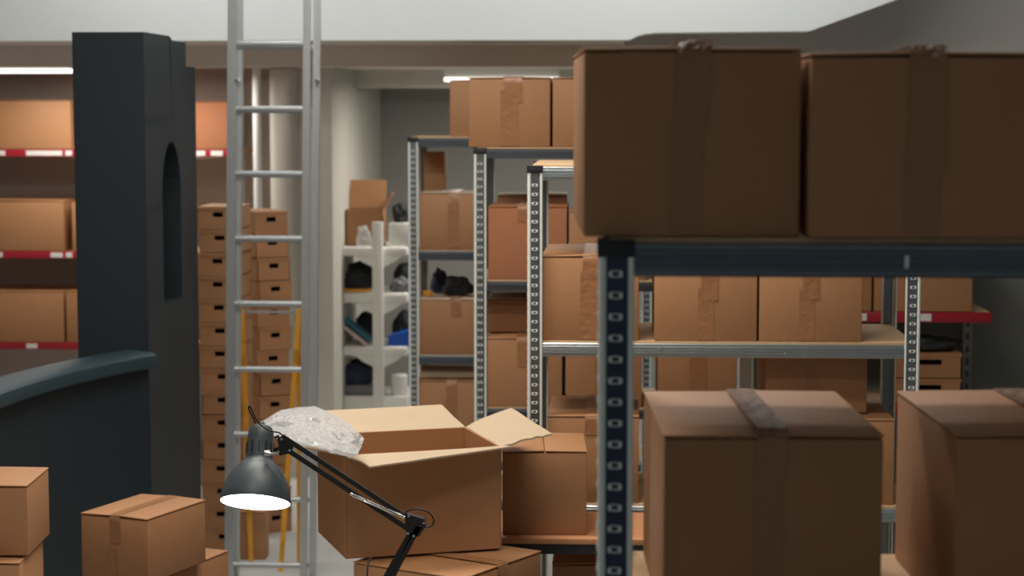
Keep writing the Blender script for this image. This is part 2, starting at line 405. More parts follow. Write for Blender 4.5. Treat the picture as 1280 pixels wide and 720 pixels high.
def rack(name, label, pxl, Y0, depth, width, levels, mt=None, bh=.042, pxy=300, wd=.04):
    """levels: heights of shelf tops; the first is the top"""
    mt = mt or M['steel']
    X = P(pxl, pxy, Y0).x; H = levels[0]-.008
    t = thing(name, label, 'shelving rack', (X+width/2, Y0+depth/2, 0), 0, 'steel shelving racks')
    hx, hy = width/2, depth/2
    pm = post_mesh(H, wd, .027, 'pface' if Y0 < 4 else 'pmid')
    for sx, sy, rz in ((-1, -1, 0), (1, -1, math.pi/2), (1, 1, math.pi), (-1, 1, -math.pi/2)):
        o = put('post', pm, t, (sx*hx, sy*hy, 0), (0, 0, rz))
        c = MB().box(-.004, wd+.004, -.004, wd+.004, H, H+.006, .002).box(-.0035, wd+.0035, -.0035, .004, H-.016, H+.002, .001)
        c.build('post_cap', M['cap'], o)
        MB().box(-.003, wd+.003, -.003, wd+.003, .0, .02, .002).build('foot', M['cap'], o)
    L = width-2*.008; bm_ = beam_mesh(L, bh, mt); bs = beam_mesh(depth-.09, bh, mt)
    bd = MB().box(-hx+.012, hx-.012, -hy+.012, hy-.012, -.004, .010, .001).mesh('shelf_board', M['board'])
    for i, z in enumerate(levels):
        zz = z-.006
        f = put('beam', bm_, t, (-L/2, -hy+.003, zz-bh)); b = put('beam', bm_, t, (L/2, hy-.003, zz-bh), (0, 0, math.pi))
        put('side_beam', bs, t, (-hx+.003, hy-.045, zz-bh), (0, 0, -math.pi/2)); put('side_beam', bs, t, (hx-.003, -hy+.045, zz-bh), (0, 0, math.pi/2))
        put('shelf_board', bd, t, (0, 0, z-.010))
        for fx in (-.16, .16):
            MB().box(-.003, .003, -.0045, .002, .012, bh-.014, .001).build('clip', M['chrome'], f, (L/2+fx*width, 0, 0))
    return X
# near rack
ZN = [1.803, 1.300, .79, .28]
rack('shelving_rack', 'nearest steel shelving rack with a dark top beam, at the right edge of the view', 750, 2.5, .48, 1.12, ZN, M['steel_darkrefl'], .043)
z3 = [ZY(206, 5.9), ZY(426, 5.9), ZY(629, 5.9), .26]
rack('shelving_rack', 'steel shelving rack with ridged silver beams behind the nearest rack and the lone table', 660, 5.9, .53, P(1149, 430, 5.9).x-P(660, 430, 5.9).x, z3, M['steel'], .041)
z2 = [ZY(184, 7.1), ZY(350, 7.1), ZY(509, 7.1), .55, .1]
rack('shelving_rack', 'second farthest steel rack with two large cartons riding on its top shelf', 593, 7.1, .52, P(967, 450, 7.1).x-P(593, 450, 7.1).x, z2, M['steel_darkrefl'], .034)
z1 = [ZY(171, 9.1), ZY(313, 9.1), ZY(444, 9.1), ZY(576, 9.1), .08]
rack('shelving_rack', 'farthest steel rack, beside the white cantilever shelf', 511, 9.1, .5, 1.11, z1, M['steel_darkrefl'], .042)

# ---------------------------------------------------------------- cartons
def strip(m, x0, x1, ys, zs, off=.0008, slant=0):
    """ribbon following the polyline (ys,zs) with width x0..x1, slightly wavy"""
    n = len(ys); nx = 5
    rows = []
    for i in range(n):
        u = i/max(n-1, 1)
        rows.append([(x0+(x1-x0)*k/(nx-1)+slant*u, ys[i], zs[i]) for k in range(nx)])
    def grid(rows, o):
        vv = [[m.bm.verts.new(Vector(p)+o) for p in r] for r in rows]
        for a, b in zip(vv, vv[1:]):
            for k in range(nx-1): m.bm.faces.new((a[k], a[k+1], b[k+1], b[k]))
    grid(rows, Vector((0, 0, 0)))
def carton(label, x0, x1, yt, yb, Y, dep, z0=None, rz=0, group='closed cartons', tape='f', mt='card', name='cardboard_box',
           tc=.5, tw=.05, up=.32, low=.75, topmat='tape', h=None, X0=None, X1=None, sag=0, flapmat=None, cat='cardboard box', seam=True):
    ym = (yt+(yb if yb else yt))/2
    if X0 is None: X0 = P(x0, ym, Y).x; X1 = P(x1, ym, Y).x
    if h is None:
        ztop = ZY(yt, Y, (x0+x1)/2); zbot = z0 if z0 is not None else ZY(yb, Y, (x0+x1)/2); h = ztop-zbot
    else: zbot = z0
    wdt = X1-X0
    # rotate about the front-left corner
    cs, sn = math.cos(rz), math.sin(rz)
    cx = X0+(wdt/2)*cs-(dep/2)*sn; cy = Y+(wdt/2)*sn+(dep/2)*cs
    t = thing(name, label, cat, (cx, cy, zbot), rz, group)
    W, D = wdt/2, dep/2; th = .004; mm = M[mt]; fm = M[flapmat] if flapmat else mm
    # body: carton with a sunken top on which the flaps lie
    m = MB(); m.box(-W+.0008, W-.0008, -D+.0008, D-.0008, 0.0006, h-th-.0015, .0035, 2)
    m.build('body', mm, t)
    for s in (-1, 1):
        f = MB(); tilt = random.uniform(.000, .004)
        xa_, xb_ = (.0012, W) if s > 0 else (-W, -.0012)
        f.box(xa_, xb_, -D, D, h-th, h, .0016, 2)
        for v in f.bm.verts:       # flaps lift a little toward the seam, the long edges bow
            k = 1-abs(v.co.x)/W
            v.co.z += tilt*k - sag*(1-abs(v.co.x)/W)
        f.build('flap', fm, t)
    tx = -W+tc*2*W
    if tape:
        m = MB(); o = .0007
        jit = random.uniform(-.004, .004)
        tz = h+.0042
        ys = [D*.98, D*.5, 0, -D*.5, -D+.004, -D-.0012]; zs = [tz, tz, tz, tz, tz-.0004, h-.004]
        dn = up*h
        for k in range(1, 6): ys.append(-D-.0014); zs.append(h-.004-dn*k/5)
        if topmat == 'clear':
            strip(m, tx-tw/2+jit, tx+tw/2+jit, ys[:6], [a_+b_ for a_, b_ in zip(zs[:6], (0, .001, .002, .003, .006, 0))]); m.build('tape', M['clear'], t)
            m = MB(); ys = ys[4:]; zs = zs[4:]; ys = [ys[0]-.0003]+[y+.0001 for y in ys[1:]]; 
        strip(m, tx-tw/2+jit, tx+tw/2+jit, ys, zs, slant=random.uniform(-.006, .008) if up < .9 else 0)
        m.build('tape', M['tape'], t)
        if low and up < .9:
            m = MB(); strip(m, tx-tw/2-.007, tx+tw/2-.010, [-D-.0008]*5, [h*low*(1-k/4)+.004 for k in range(5)])
            m.build('tape', M['tape'], t)
    return t
# --- near rack
N = 'large cartons on the nearest rack'
carton('largest closed carton on the nearest rack top, its left side showing, beside its twin', 729, 1005, 59.5, None, 2.508, .43, ZN[0], math.radians(3), N, tc=.505, tw=.043, up=.40, low=.60, tape='f', topmat='clear')
carton('closed carton on the nearest rack top, cut off by the right edge', 0, 0, 66, None, 2.505, .42, ZN[0], 0, N, h=ZY(66, 2.505, 1150)-ZN[0], X0=P(1011, 180, 2.505).x, X1=P(1011, 180, 2.505).x+.298, tc=.5, tw=.046, up=.64, low=.5, topmat='clear')
carton('closed carton under the top beam of the nearest rack, right beside its slotted post', 829, 1108, 545, None, 2.55, .395, ZN[1], math.radians(3.0), N, tc=.51, tw=.040, up=.22, low=.85, topmat='clear')
xq = P(1195, 545, 2.55).x
carton('closed carton under the top beam of the nearest rack, cut off by the right edge', 0, 0, 545, None, 2.55, .39, ZN[1], math.radians(3.2), N, h=ZY(543, 2.55, 1200)-ZN[1], X0=xq, X1=xq+.33, tc=.5, tw=.042, up=.25, low=.8, topmat='clear')
# --- rack behind it
G3 = 'cartons on the silver-beamed rack'
carton('closed carton on the silver beam just left of the nearest slotted post', 677, 799, 320, None, 5.915, .5, z3[1], 0, G3, tc=.52, tw=.056, up=.25, low=.8, topmat='tape')
carton('closed carton in the middle of the silver shelf, seen just under the dark near beam', 818, 947.5, 322, None, 5.915, .42, z3[1], 0, G3, tc=.53, tw=.05, up=.5, low=.62)
carton('closed carton last on the silver shelf toward the right, its two tape strips offset', 949.5, 1079, 322, None, 5.915, .40, z3[1], 0, G3, tc=.49, tw=.048, up=.48, low=.6)
carton('closed carton behind the table carton, on the shelf below the silver beam', 684, 799, 520, None, 5.915, .42, z3[2], 0, G3, tc=.5, tw=.05, up=.2, low=0)
carton('closed carton low on the silver-beamed rack, only its orange corner showing between two near cartons', 985, 1119, 524, None, 5.93, .47, z3[2], 0, G3, tc=.5, up=.3)
zz = ZY(524, 5.93, 1050)+.001
carton('dark carton stacked on another, filling the gap under the silver shelf at the right', 962, 1092, 0, None, 6.02, .36, zz+.004, 0, G3, h=z3[1]-.055-zz, tc=.5, up=.3)
carton('closed carton low on the silver-beamed rack, barely seen behind the near cartons', 815, 940, 560, None, 5.93, .4, z3[2], 0, G3, tc=.5, up=.3)
# --- rack two
G2 = 'cartons on the second farthest rack'
carton('pale brown carton on top of the second farthest rack, overhanging its post', 585.5, 688, 97, None, 7.11, .42, z2[0], 0, G2, tc=.53, tw=.066, up=.35, low=.8)
carton('brown carton on top of the second farthest rack, half hidden by the largest near carton', 690.5, 793, 97, None, 7.11, .42, z2[0], 0, G2, tc=.5, tw=.06)
carton('reddish carton with its tall front on the upper shelf of the second farthest rack', 610, 709, 258, None, 7.11, .28, z2[1], 0, G2, mt='card_red', tc=.47, tw=.05, up=.2, low=0)
carton('carton with pale lid peeping over the reddish carton from the back of its shelf', 621, 708, 243.5, None, 7.41, .2, z2[1], 0, G2, flapmat='card_light', tc=.5, tw=.05, up=.1, low=0)
carton('carton beside the reddish one, its edge visible under the largest near carton', 711.5, 808, 264, None, 7.11, .35, z2[1], 0, G2, tc=.6, up=.3)
carton('carton on the lower shelf of the second farthest rack, left end, above the raised flap', 605.5, 703, 423, None, 7.11, .46, z2[2], 0, G2, tc=.5, tw=.06, up=.4, low=0, topmat='tape')
carton('carton on the lower shelf of the second farthest rack, middle of three', 707, 803, 423, None, 7.11, .46, z2[2], 0, G2, tc=.5, up=.4)
carton('carton on the lower shelf of the second farthest rack, right of the dark gap', 822, 922, 423, None, 7.11, .44, z2[2], 0, G2, tc=.5, tw=.06, up=.95)
zl = ZY(423, 7.11, 655)+.006
carton('flat pale-lidded carton lying on a taller carton of the second farthest rack', 609, 700, 376, None, 7.25, .3, zl, 0, G2, flapmat='card_light', h=.125, tc=.62, tw=.045, up=.1, low=0)
# --- rack one
G1 = 'cartons on the farthest rack'
carton('dark shaded carton on top of the farthest rack, under the strip light', 562, 655, 100, None, 9.15, .36, z1[0], 0, G1, tc=.6)
carton('carton on the second shelf of the farthest rack, taped in the middle', 524, 611, 241, None, 9.11, .30, z1[1], 0, G1, flapmat='card_light', tc=.5, tw=.05, up=.95)
carton('narrow upright carton at the back of the farthest rack, behind a taped carton', 530, 556, 190, None, 9.42, .12, z1[1], 0, G1, tape=None)
carton('pale-lidded carton on the third shelf of the farthest rack, below the black bag', 524, 611, 374, None, 9.11, .40, z1[2], 0, G1, flapmat='card_light', tc=.52, tw=.045, up=.3, low=0, topmat='clear')
t = carton('carton on the lowest visible shelf of the farthest rack, one flap raised', 521, 610, 476, None, 9.11, .36, z1[3], 0, G1, tc=.5, tw=.05, up=.6)
MB().box(-.155, .155, 0, .10, 0, .004, .001).build('flap', M['card_light'], t, (0, -.16, ZY(476, 9.11)-z1[3]+.01), (math.radians(25), 0, 0))
# black bag + small items on the pale-lidded carton
def lump(name, label, cat, loc, sx, sy, sz, mt, seed=1, group=None, amp=.35):
    bm = bmesh.new(); bmesh.ops.create_icosphere(bm, subdivisions=4, radius=1)
    for v in bm.verts:
        n = noise.noise(v.co*1.7+Vector((seed*3.1, 0, 0)))*amp + noise.noise(v.co*4.5+Vector((0, seed*2.3, 0)))*amp*.35
        v.co *= 1+n
    zmin = -0.55
    for v in bm.verts:
        if v.co.z < zmin: v.co.z = zmin
    for v in bm.verts: v.co = Vector((v.co.x*sx, v.co.y*sy, (v.co.z-zmin)*sz))
    x = MB(); x.bm.free(); x.bm = bm
    return tag(x.build(name, M[mt], None, loc), label, cat, group)
zt1 = ZY(374, 9.11, 567)+.007
q = P(572, 360, 9.3); lump('bag', 'crumpled black bag lying on a pale-lidded carton on the farthest rack', 'bag', (q.x, 9.3, zt1), .07, .07, .055, 'blk', 3)
q = P(549, 360, 9.38); lump('bag', 'small dark blue pouch beside the crumpled black bag', 'bag', (q.x, 9.4, zt1), .04, .05, .07, 'navyd', 5)
q = P(535, 360, 9.2); tag(MB().lathe([(.006, 0), (.02, 0), (.022, .004), (.022, .02), (.02, .024), (.006, .024)], 24).build('tape_roll', M['yellow'], None, (q.x, 9.2, zt1)), 'tiny orange-yellow roll on the pale lid of a carton, left of the dark blue pouch', 'roll')

# ---------------------------------------------------------------- archive boxes with hand holes
def archive_mesh(w, d, h):
    m = MB(); t = .003; W, D = w/2, d/2
    hw = min(.022, w*.2) if w < .22 else .05; h0, h1 = h*.55, h*.76
    m.box(-W, -W+t, -D, D, 0, h-t); m.box(W-t, W, -D, D, 0, h-t); m.box(-W, W, D-t, D, 0, h-t); m.box(-W, W, -D, D, 0, t)
    m.box(-W-.001, W+.001, -D-.001, D+.001, h-t, h); m.box(-W-.002, W+.002, -D-.002, -D, h-.012, h)
    m.box(-W, W, -D, -D+t, 0, h0); m.box(-W, W, -D, -D+t, h1, h-t); m.box(-W, -hw, -D, -D+t, h0, h1); m.box(hw, W, -D, -D+t, h0, h1)
    bv = []
    return m.mesh('archive_box', M['card'])
def stack(px0, px1, ytop, ystop, step, Y, d, rz, labels, group, lim=30):
    X0 = P(px0, ytop, Y).x; X1 = P(px1, ytop, Y).x; w_ = X1-X0
    cs, sn = math.cos(rz), math.sin(rz)
    ztop = ZY(ytop, Y, px0); hs = step*Y/F_PX; n = int(ztop/hs); hs = ztop/n
    me = archive_mesh(w_, d, hs-.001)
    for k in range(n):
        z = k*hs; j = random.uniform(-.006, .006)
        o = put('archive_box', me, None, (X0+w_/2+j, Y+d/2+random.uniform(-.004, .004), z), (0, 0, rz+random.uniform(-.03, .03)))
        tag(o, labels(n-k, n), 'storage box', group)
ORD = ['topmost', 'second', 'third', 'fourth', 'fifth', 'sixth', 'seventh', 'eighth', 'ninth', 'tenth', 'eleventh', 'twelfth', 'thirteenth', 'fourteenth', 'fifteenth', 'sixteenth', 'seventeenth', 'eighteenth', 'nineteenth', 'twentieth', 'lowest', 'lowest', 'lowest', 'lowest']
stack(248, 299, 258, 0, 28.5, 8.62, .28, 0, lambda i, n: 'flat carton with hand hole, %s from the top, dim stack beside navy partition' % ORD[i-1] if i > 1 else 'flat carton with hand hole topping the dim stack against the navy partition', 'dim stack of flat cartons')
stack(302, 344, 264, 0, 28.0, 9.0, .26, math.radians(29), lambda i, n: 'flat carton with hand hole, %s from the top, lit stack behind the ladder' % ORD[i-1] if i > 1 else 'flat carton with hand hole topping the lit stack behind the ladder', 'lit stack of flat cartons')

# ---------------------------------------------------------------- wall shelves with red rails
def wall_shelf(label, X0, X1, Y, ys, depth, uprights, railh, lb, zl=None, marks=(), upc='pier'):
    t = thing('wall_shelf', label, 'wall shelf', ((X0+X1)/2, Y, 0)); ox = (X0+X1)/2
    zs = [ZY(y, Y, 300) for y in ys]
    for z, mk in zip(zs, marks):
        s_ = MB().box(X0-ox, X1-ox, .012, depth, -.018, 0, .002).build('shelf', M['board'], t, (0, 0, z))
        r = MB().box(X0-ox, X1-ox, 0, .012, -railh, 0.002, .002).build('rail', M['red'], s_)
        for a_, b_ in mk:
            xa_ = P(a_, 300, Y).x-ox; xb_ = P(b_, 300, Y).x-ox
            MB().box(xa_, xb_, -.0015, 0, -railh*.85, -railh*.12, 0).build('price_label', M['label'], r)
    for u in uprights:
        m = MB(); x = P(u, 300, Y+depth).x-ox
        h = 2.05; pitch = .05; wq = .036
        m.box(x-wq/2, x-.006, depth, depth+.03, 0, h); m.box(x+.006, x+wq/2, depth, depth+.03, 0, h)
        for k in range(int(h/pitch)): m.box(x-.006, x+.006, depth, depth+.03, k*pitch+.025, (k+1)*pitch)
        m.build('upright', M[upc], t)
    return zs
zsL = wall_shelf('long wall shelves with red rails and price labels behind the navy partition', P(-160, 300, 10.5).x, P(300, 300, 10.5).x, 10.5, (187.5, 315.5, 430), .42,
                 (-20, 303), .036, '', marks=(((-2, 9), (35, 80), (84, 92), (246, 258), (265, 280)), ((-6, 3), (63, 78), (82, 90)), ((30, 44),)))
GL = 'cartons on the red-railed wall shelves'
carton('lightest yellow-brown carton on the top red-railed shelf at the left edge', -75, 88, 125, None, 10.5, .36, zsL[0]+.003, 0, GL, tape=None)
carton('carton on the top red-railed shelf between the navy partition and the ladder', 215, 284, 127, None, 10.5, .36, zsL[0]+.003, 0, GL, mt='card_red', tape=None)
carton('carton on the middle red-railed shelf at the left edge', -70, 79, 251, None, 10.5, .36, zsL[1]+.003, 0, GL, tape=None)
carton('carton on the middle red-railed shelf, a sliver beside the navy partition', 89, 170, 252, None, 10.5, .36, zsL[1]+.003, 0, GL, tape=None)
carton('carton on the lowest red-railed shelf at the left edge', -70, 79, 364, None, 10.5, .36, zsL[2]+.003, 0, GL, tape=None)
carton('carton on the lowest red-railed shelf, a sliver beside the navy partition', 82, 175, 364, None, 10.5, .36, zsL[2]+.003, 0, GL, tape=None)
YR = 7.48
zsR = wall_shelf('short wall shelf with a dark red rail against the grey wall at the right', P(1040, 390, YR).x, P(1240, 390, YR).x, YR, (386, 500), .40, (1070, 1212), .037, '',
                 marks=(((1072, 1085), (1150, 1166)), ()), upc='wallg')
GR = 'cartons on the dark red rail'
carton('shaded carton on the dark red rail, left of the bare silver post', 1010, 1091, 300, None, YR, .3, zsR[0]+.003, 0, GR, tape=None)
carton('shaded carton on the dark red rail, behind the two silver posts', 1093.5, 1217, 300, None, YR, .3, zsR[0]+.003, 0, GR, tape=None)
me = archive_mesh(P(1203, 450, YR).x-P(1120, 450, YR).x, .28, ZY(423, YR)-ZY(454.5, YR)-.001)
hs = ZY(423, YR)-ZY(454.5, YR); xx = (P(1203, 450, YR).x+P(1120, 450, YR).x)/2
zb0 = zsR[1]+.003
for k in range(2):
    tag(put('archive_box', me, None, (xx, YR+.16, zb0+k*hs)), ('dark archive carton with hand hole, bottom of the two under the dark red rail', 'dark archive carton with hand hole under the dark red rail, black cloth on its lid')[k], 'storage box', 'archive cartons at the grey wall')
lump('cloth', 'rumpled black cloth on the upper archive carton at the grey wall', 'cloth', (xx+.01, YR+.13, zb0+2*hs), .11, .08, .035, 'blk', 9)

# ---------------------------------------------------------------- white cantilever shelf and its things
YW = 11.0
def white_unit():
    c = P(477, 300, YW); t = thing('display_shelf', 'white cantilever shelf unit holding bags, a leaning folder and boxes', 'shelf unit', (c.x, YW, 0))
    ztop = ZY(275, YW, 477)
    MB().box(-.029, .029, -.20, -.16, 0, ztop, .004).build('upright', M['white'], t)
    lv = []
    for y0, y1, xl, xr in ((306, 320, 408, 513), (363, 378, 406, 513), (429, 443, 406, 513)):
        za = ZY(y0, YW, 470); zb_ = ZY(y1, YW, 470); xl_ = P(xl, y0, YW).x-c.x; xr_ = P(xr, y0, YW).x-c.x
        s_ = MB().box(xl_, xr_, -.159, .24, zb_+.01, za, .012, 3).build('shelf', M['white'], t)
        for s in (-1, 1):
            MB().prism([(s*.029, zb_+.012), (s*.13, zb_+.012), (s*.09, zb_-.02), (s*.029, zb_-.05)], 'y', -.158, -.12).build('bracket', M['white'], s_)
        lv.append(za)
    za = ZY(490, YW, 450)
    MB().box(P(394, 490, YW).x-c.x, P(513, 490, YW).x-c.x, -.159, .24, 0, za, .01).build('base', M['white'], t)
    lv.append(za); return lv
lw = white_unit()
def open_tray(label, px0, px1, yt, z0, Y, d, mt='card', name='cardboard_box', flaps=True, group=None):
    X0 = P(px0, yt, Y).x; X1 = P(px1, yt, Y).x; h = ZY(yt, Y, px0)-z0; W = (X1-X0)/2; D = d/2; q = .004
    t = thing(name, label, 'cardboard box', ((X0+X1)/2, Y+D, z0), 0, group)
    m = MB(); m.box(-W, -W+q, -D, D, 0, h); m.box(W-q, W, -D, D, 0, h); m.box(-W, W, D-q, D, 0, h); m.box(-W, W, -D, -D+q, 0, h); m.box(-W, W, -D, D, 0, q)
    m.build('body', M[mt], t)
    if flaps:
        MB().box(-W, W, 0, .16, 0, q).build('flap', M[mt], t, (0, D, h), (math.radians(75), 0, 0))
        MB().box(0, .1, -D, D, 0, q).build('flap', M[mt], t, (W, 0, h), (0, math.radians(-60), 0))
    return t
YI = YW-.13
open_tray('open carton with raised back flap on the top board of the white shelf', 432, 478, 262, lw[0]+.001, YI+.04, .17)
q = P(458, 290, YI-.03)
def sheet_bag(name, label, cat, loc, sx, sz, mt, seed):
    return lump(name, label, cat, loc, sx, .02, sz, mt, seed)
sheet_bag('plastic_bag', 'clear crumpled plastic bag in front of the open carton on the white shelf', 'plastic bag', (q.x-.02, YI+.012, lw[0]+.001), .04, .07, 'bubble', 4)
q = P(499, 270, YI); zk = ZY(279, YI, 499)
tag(MB().box(-.06, .06, 0, .14, 0, zk-lw[0], .006).build('storage_bin', M['white'], None, (q.x, YI, lw[0]+.001)), 'white bin on the top board of the white shelf, right of its upright', 'bin')
lump('bag', 'black bag sitting in the white bin on the white shelf', 'bag', (q.x, YI+.07, zk+.002), .045, .05, .07, 'blk', 8)
q = P(445, 355, YI); z = lw[1]+.001
tag(MB().box(-.075, .075, 0, .12, 0, .018, .003).build('envelope_stack', M['yellow'], None, (q.x-.005, YI, z)), 'flat orange-yellow packet on the second board of the white shelf', 'packet')
lump('folded_cloth', 'grey-black folded cloth on the orange-yellow packet of the white shelf', 'cloth', (q.x-.005, YI+.06, z+.018), .085, .06, .06, 'blk', 12)
lump('folded_cloth', 'tangle of dark cloth right of the upright on the second board of the white shelf', 'cloth', (P(499, 355, YI).x, YI+.07, z), .055, .06, .05, 'grey', 14)
z = lw[2]+.001
m = MB().box(0, .245, -.02, .14, 0, .016, .002); o = m.build('folder', M['pink'], None)
t = thing('folder', 'dark folder with pale pink edge leaning on the third board of the white shelf', 'folder', (P(460, 428, YI).x, YI, z+.001)); o.name = 'back_cover'; o.parent = t
o.rotation_euler = (0, math.radians(180+38), 0)
o2 = MB().box(0, .225, 0, .14, -.028, -.012, .002).build('pages', M['cyan'], t); o2.rotation_euler = (0, math.radians(180+38), 0)
o.location = (.0, 0, .012); o2.location = (.0, 0, .012)
for k in (o, o2): pass
lump('potted_foliage', 'dark green leafy clump at the left end of the third board of the white shelf', 'plant', (P(413, 428, YI).x, YI+.03, z), .05, .05, .075, 'green', 21, amp=.6)
lump('folded_cloth', 'black cloth bundle behind the leaning folder on the white shelf', 'cloth', (P(455, 420, YI).x, YI+.25, z), .07, .05, .12, 'blk', 22)
q = P(499, 420, YI); tag(MB().prism([(-.062, 0), (.062, 0), (.062, .085), (0, .07), (-.062, .055)], 'y', 0, .13).build('blue_case', M['bluepl'], None, (q.x, YI, z)), 'bright blue case on the third board of the white shelf', 'case')
lump('bag', 'big black bag at the back of the second board of the white shelf, left side', 'bag', (P(443, 355, YI).x, YI+.20, lw[1]+.001), .11, .06, .10, 'blk', 41, amp=.2)
lump('bag', 'black bag at the back of the second board of the white shelf, right side', 'bag', (P(499, 355, YI).x+.01, YI+.20, lw[1]+.001), .06, .06, .10, 'blk', 42, amp=.2)
lump('bag', 'black bag behind the bright blue case on the white shelf', 'bag', (P(499, 420, YI).x, YI+.21, lw[2]+.001), .06, .05, .11, 'blk', 43, amp=.2)
lump('bag', 'big dark bag behind the flat grey device at the bottom of the white shelf', 'bag', (P(440, 480, YI).x, YI+.25, lw[3]+.001), .12, .06, .11, 'blk', 44, amp=.2)
z = lw[3]+.001
q = P(440, 480, YI)
tag(MB().box(-.12, .12, 0, .15, 0, .055, .008).build('device', M['grey'], None, (q.x, YI, z)), 'flat grey device at the bottom of the white shelf', 'device')
lump('folded_cloth', 'dark blue folded cloth on the flat grey device of the white shelf', 'cloth', (q.x, YI+.07, z+.055), .11, .06, .07, 'navyd', 30, amp=.2)
q = P(498, 480, YI); tag(MB().lathe([(0, 0), (.045, 0), (.048, .004), (.048, .105), (.043, .112), (0, .112)], 32).build('canister', M['white'], None, (q.x, YI+.04, z)), 'white round canister at the bottom right of the white shelf', 'canister')

# ---------------------------------------------------------------- aluminium ladder and yellow trestle ladder
YL = 8.0
def ladder():
    A = P(287, 720, YL); t = thing('ladder', 'tall two-section aluminium ladder standing between the navy partition and the racks', 'ladder', (P(335, 720, YL).x, YL, 0))
    ox = P(335, 720, YL).x
    def X(px, py): return P(px, py, YL).x-ox
    def line(pa, pb, z): # pa px at y=0, pb px at y=720
        z0, z1 = ZY(720, YL), ZY(0, YL); xa_, xb_ = X(pb, 720), X(pa, 0); return xa_+(xb_-xa_)*(z-z0)/(z1-z0)
    for pa, pb, dy, wd_ in ((291, 287, 0, .036), (384, 379.5, 0, .027), (297.5, 292.5, .045, .024), (394.5, 389, .045, .027)):
        MB().bar((line(pa, pb, 0), dy, 0.02), (line(pa, pb, ZC), dy, ZC-.01), wd_, .03, Vector((0, 1, 0))).build('rail', M['alu'], t)
    for y in (55, 136, 217, 298, 379.5, 461.5, 543, 624, 706, -27, -108):
        z = ZY(y, YL, 335)
        if z > ZC-.05: continue
        MB().tube([(line(291, 287, z), 0, z), (line(384, 379.5, z), 0, z)], .0115, 12).build('rung', M['alu'], t)
        MB().bar((line(297.5, 292.5, z), .045, z-.01), (line(394.5, 389, z), .045, z-.01), .016, .016).build('rung', M['alu'], t)
    for y in (101,):
        z = ZY(y, YL)
        for pa, pb in ((297, 293), (397, 392)):
            MB().tube([(line(pa, pb, z), -.02, z), (line(pa, pb, z), .03, z)], .008, 12).build('bolt', M['chrome'], t)
    for pa, pb, dy in ((291, 287, 0), (384, 379.5, 0)):
        x = line(pa, pb, 0); MB().box(x-.025, x+.025, -.025, .025, 0, .03, .005).build('foot', M['cap'], t)
ladder()
YT = 8.35
def trestle():
    o0 = P(335, 700, YT); t = thing('step_trestle', 'slim yellow folding trestle with spread legs standing behind the aluminium ladder', 'trestle', (o0.x, YT, 0))
    def L(px, py, dy):
        q = P(px, py, YT); return Vector((q.x-o0.x, dy, q.z))
    for (p0, p1, dy0, dy1) in (((302, 388), (293, 706), 0, -.10), ((302, 388), (310, 700), 0, .07), ((374, 386), (355, 718), 0, -.10), ((374, 386), (371, 712), 0, .07)):
        a_ = L(*p0, dy0); b_ = L(*p1, dy1); d_ = (b_-a_); b_ = a_+d_*(a_.z/(a_.z-b_.z))*.998
        MB().bar(a_, b_, .012, .020, Vector((1, 0, 0))).build('leg', M['yellow'], t)
    for px0, px1, y in ((302, 374, 390),):
        MB().bar(L(px0, y, 0), L(px1, y, 0), .01, .01).build('crossbar', M['alu'], t)
trestle()
carton('low carton standing on the floor behind the ladder and the yellow trestle legs', 299, 331, 640, None, 8.58-.12, .10, 0.0, math.radians(0), 'floor cartons by the ladder', tape=None)

# ---------------------------------------------------------------- cartons at the lower left
def rcarton(label, A, Bv, Cv, h, z0, group, seam='x', tw=.05, up=.3, low=.8, mt='card', tc=.5):
    """A = nearest bottom corner (x,y); Bv = far-left corner; Cv = far-right corner"""
    A = Vector(A); w_ = (Vector(Cv)-A).length; d_ = (Vector(Bv)-A).length; ang = math.atan2(Cv[1]-A.y, Cv[0]-A.x)
    cx = (Vector(Bv)+Vector(Cv))/2
    if seam == 'y':   # tape drops on the face that looks right
        return carton(label, 0, 0, 0, None, A.y, d_, z0, ang, group, h=h, X0=A.x, X1=A.x+w_, tw=tw, up=up, low=low, mt=mt, tc=tc)
    # tape drops on the left face: swap, with the front turned by -90 degrees
    t = carton(label, 0, 0, 0, None, 0, w_, z0, 0, group, h=h, X0=0, X1=d_, tw=tw, up=up, low=low, mt=mt, tc=tc)
    t.location = (cx.x, cx.y, z0); t.rotation_euler = (0, 0, ang-math.pi/2); return t
# middle stack: top box corners at pixels near (174,647) left (102,641) right (257,624)
def onz(px, py, z):      # point at height z that shows at px,py
    d = FW + RT*((px-640)/F_PX) - UP*((py-360)/F_PX); k = (z-CAM.z)/d.z; q = CAM+d*k; return (q.x, q.y)
def pxof(x, y, z):
    v = Vector((x, y, z))-CAM; return 640+F_PX*v.dot(RT)/v.dot(FW)
def ortho(A, Cv, d_, s=1):
    A = Vector(A); u = (Vector(Cv)-A).normalized(); return A+Vector((-u.y, u.x))*d_
zt = ZY(649, 5.45, 184)
A = onz(184, 649, zt); Cx = Vector(onz(257, 624.5, zt))
GF = 'cartons stacked before the curved counter'
hB = .185; dd = .1
while pxof(*ortho(A, Cx, dd), zt) > 102 and dd < .5: dd += .005
Bv = ortho(A, Cx, dd)
rcarton('taped carton on the short stack in front of the navy counter, two faces showing', A, Bv, Cx, hB, zt-hB, GF, 'x', tw=.034, up=.40, low=.46)
z_ = zt-hB-.006
u = (Cx-Vector(A)).normalized()
C2 = Vector(onz(286, 688, z_)); A2 = C2-u*((Cx-Vector(A)).length+.06); B2 = ortho(A2, C2, dd+.03)
rcarton('wider carton under the taped carton in front of the navy counter', A2, B2, C2, .29, z_-.29, GF, 'x', tw=.04)
hh = z_-.29-.006
o_ = Vector((-.01, -.01))
rcarton('lowest carton of the short stack in front of the navy counter', A2+o_, ortho(A2+o_, C2+o_, dd+.04), C2+o_, hh, 0, GF, 'x')
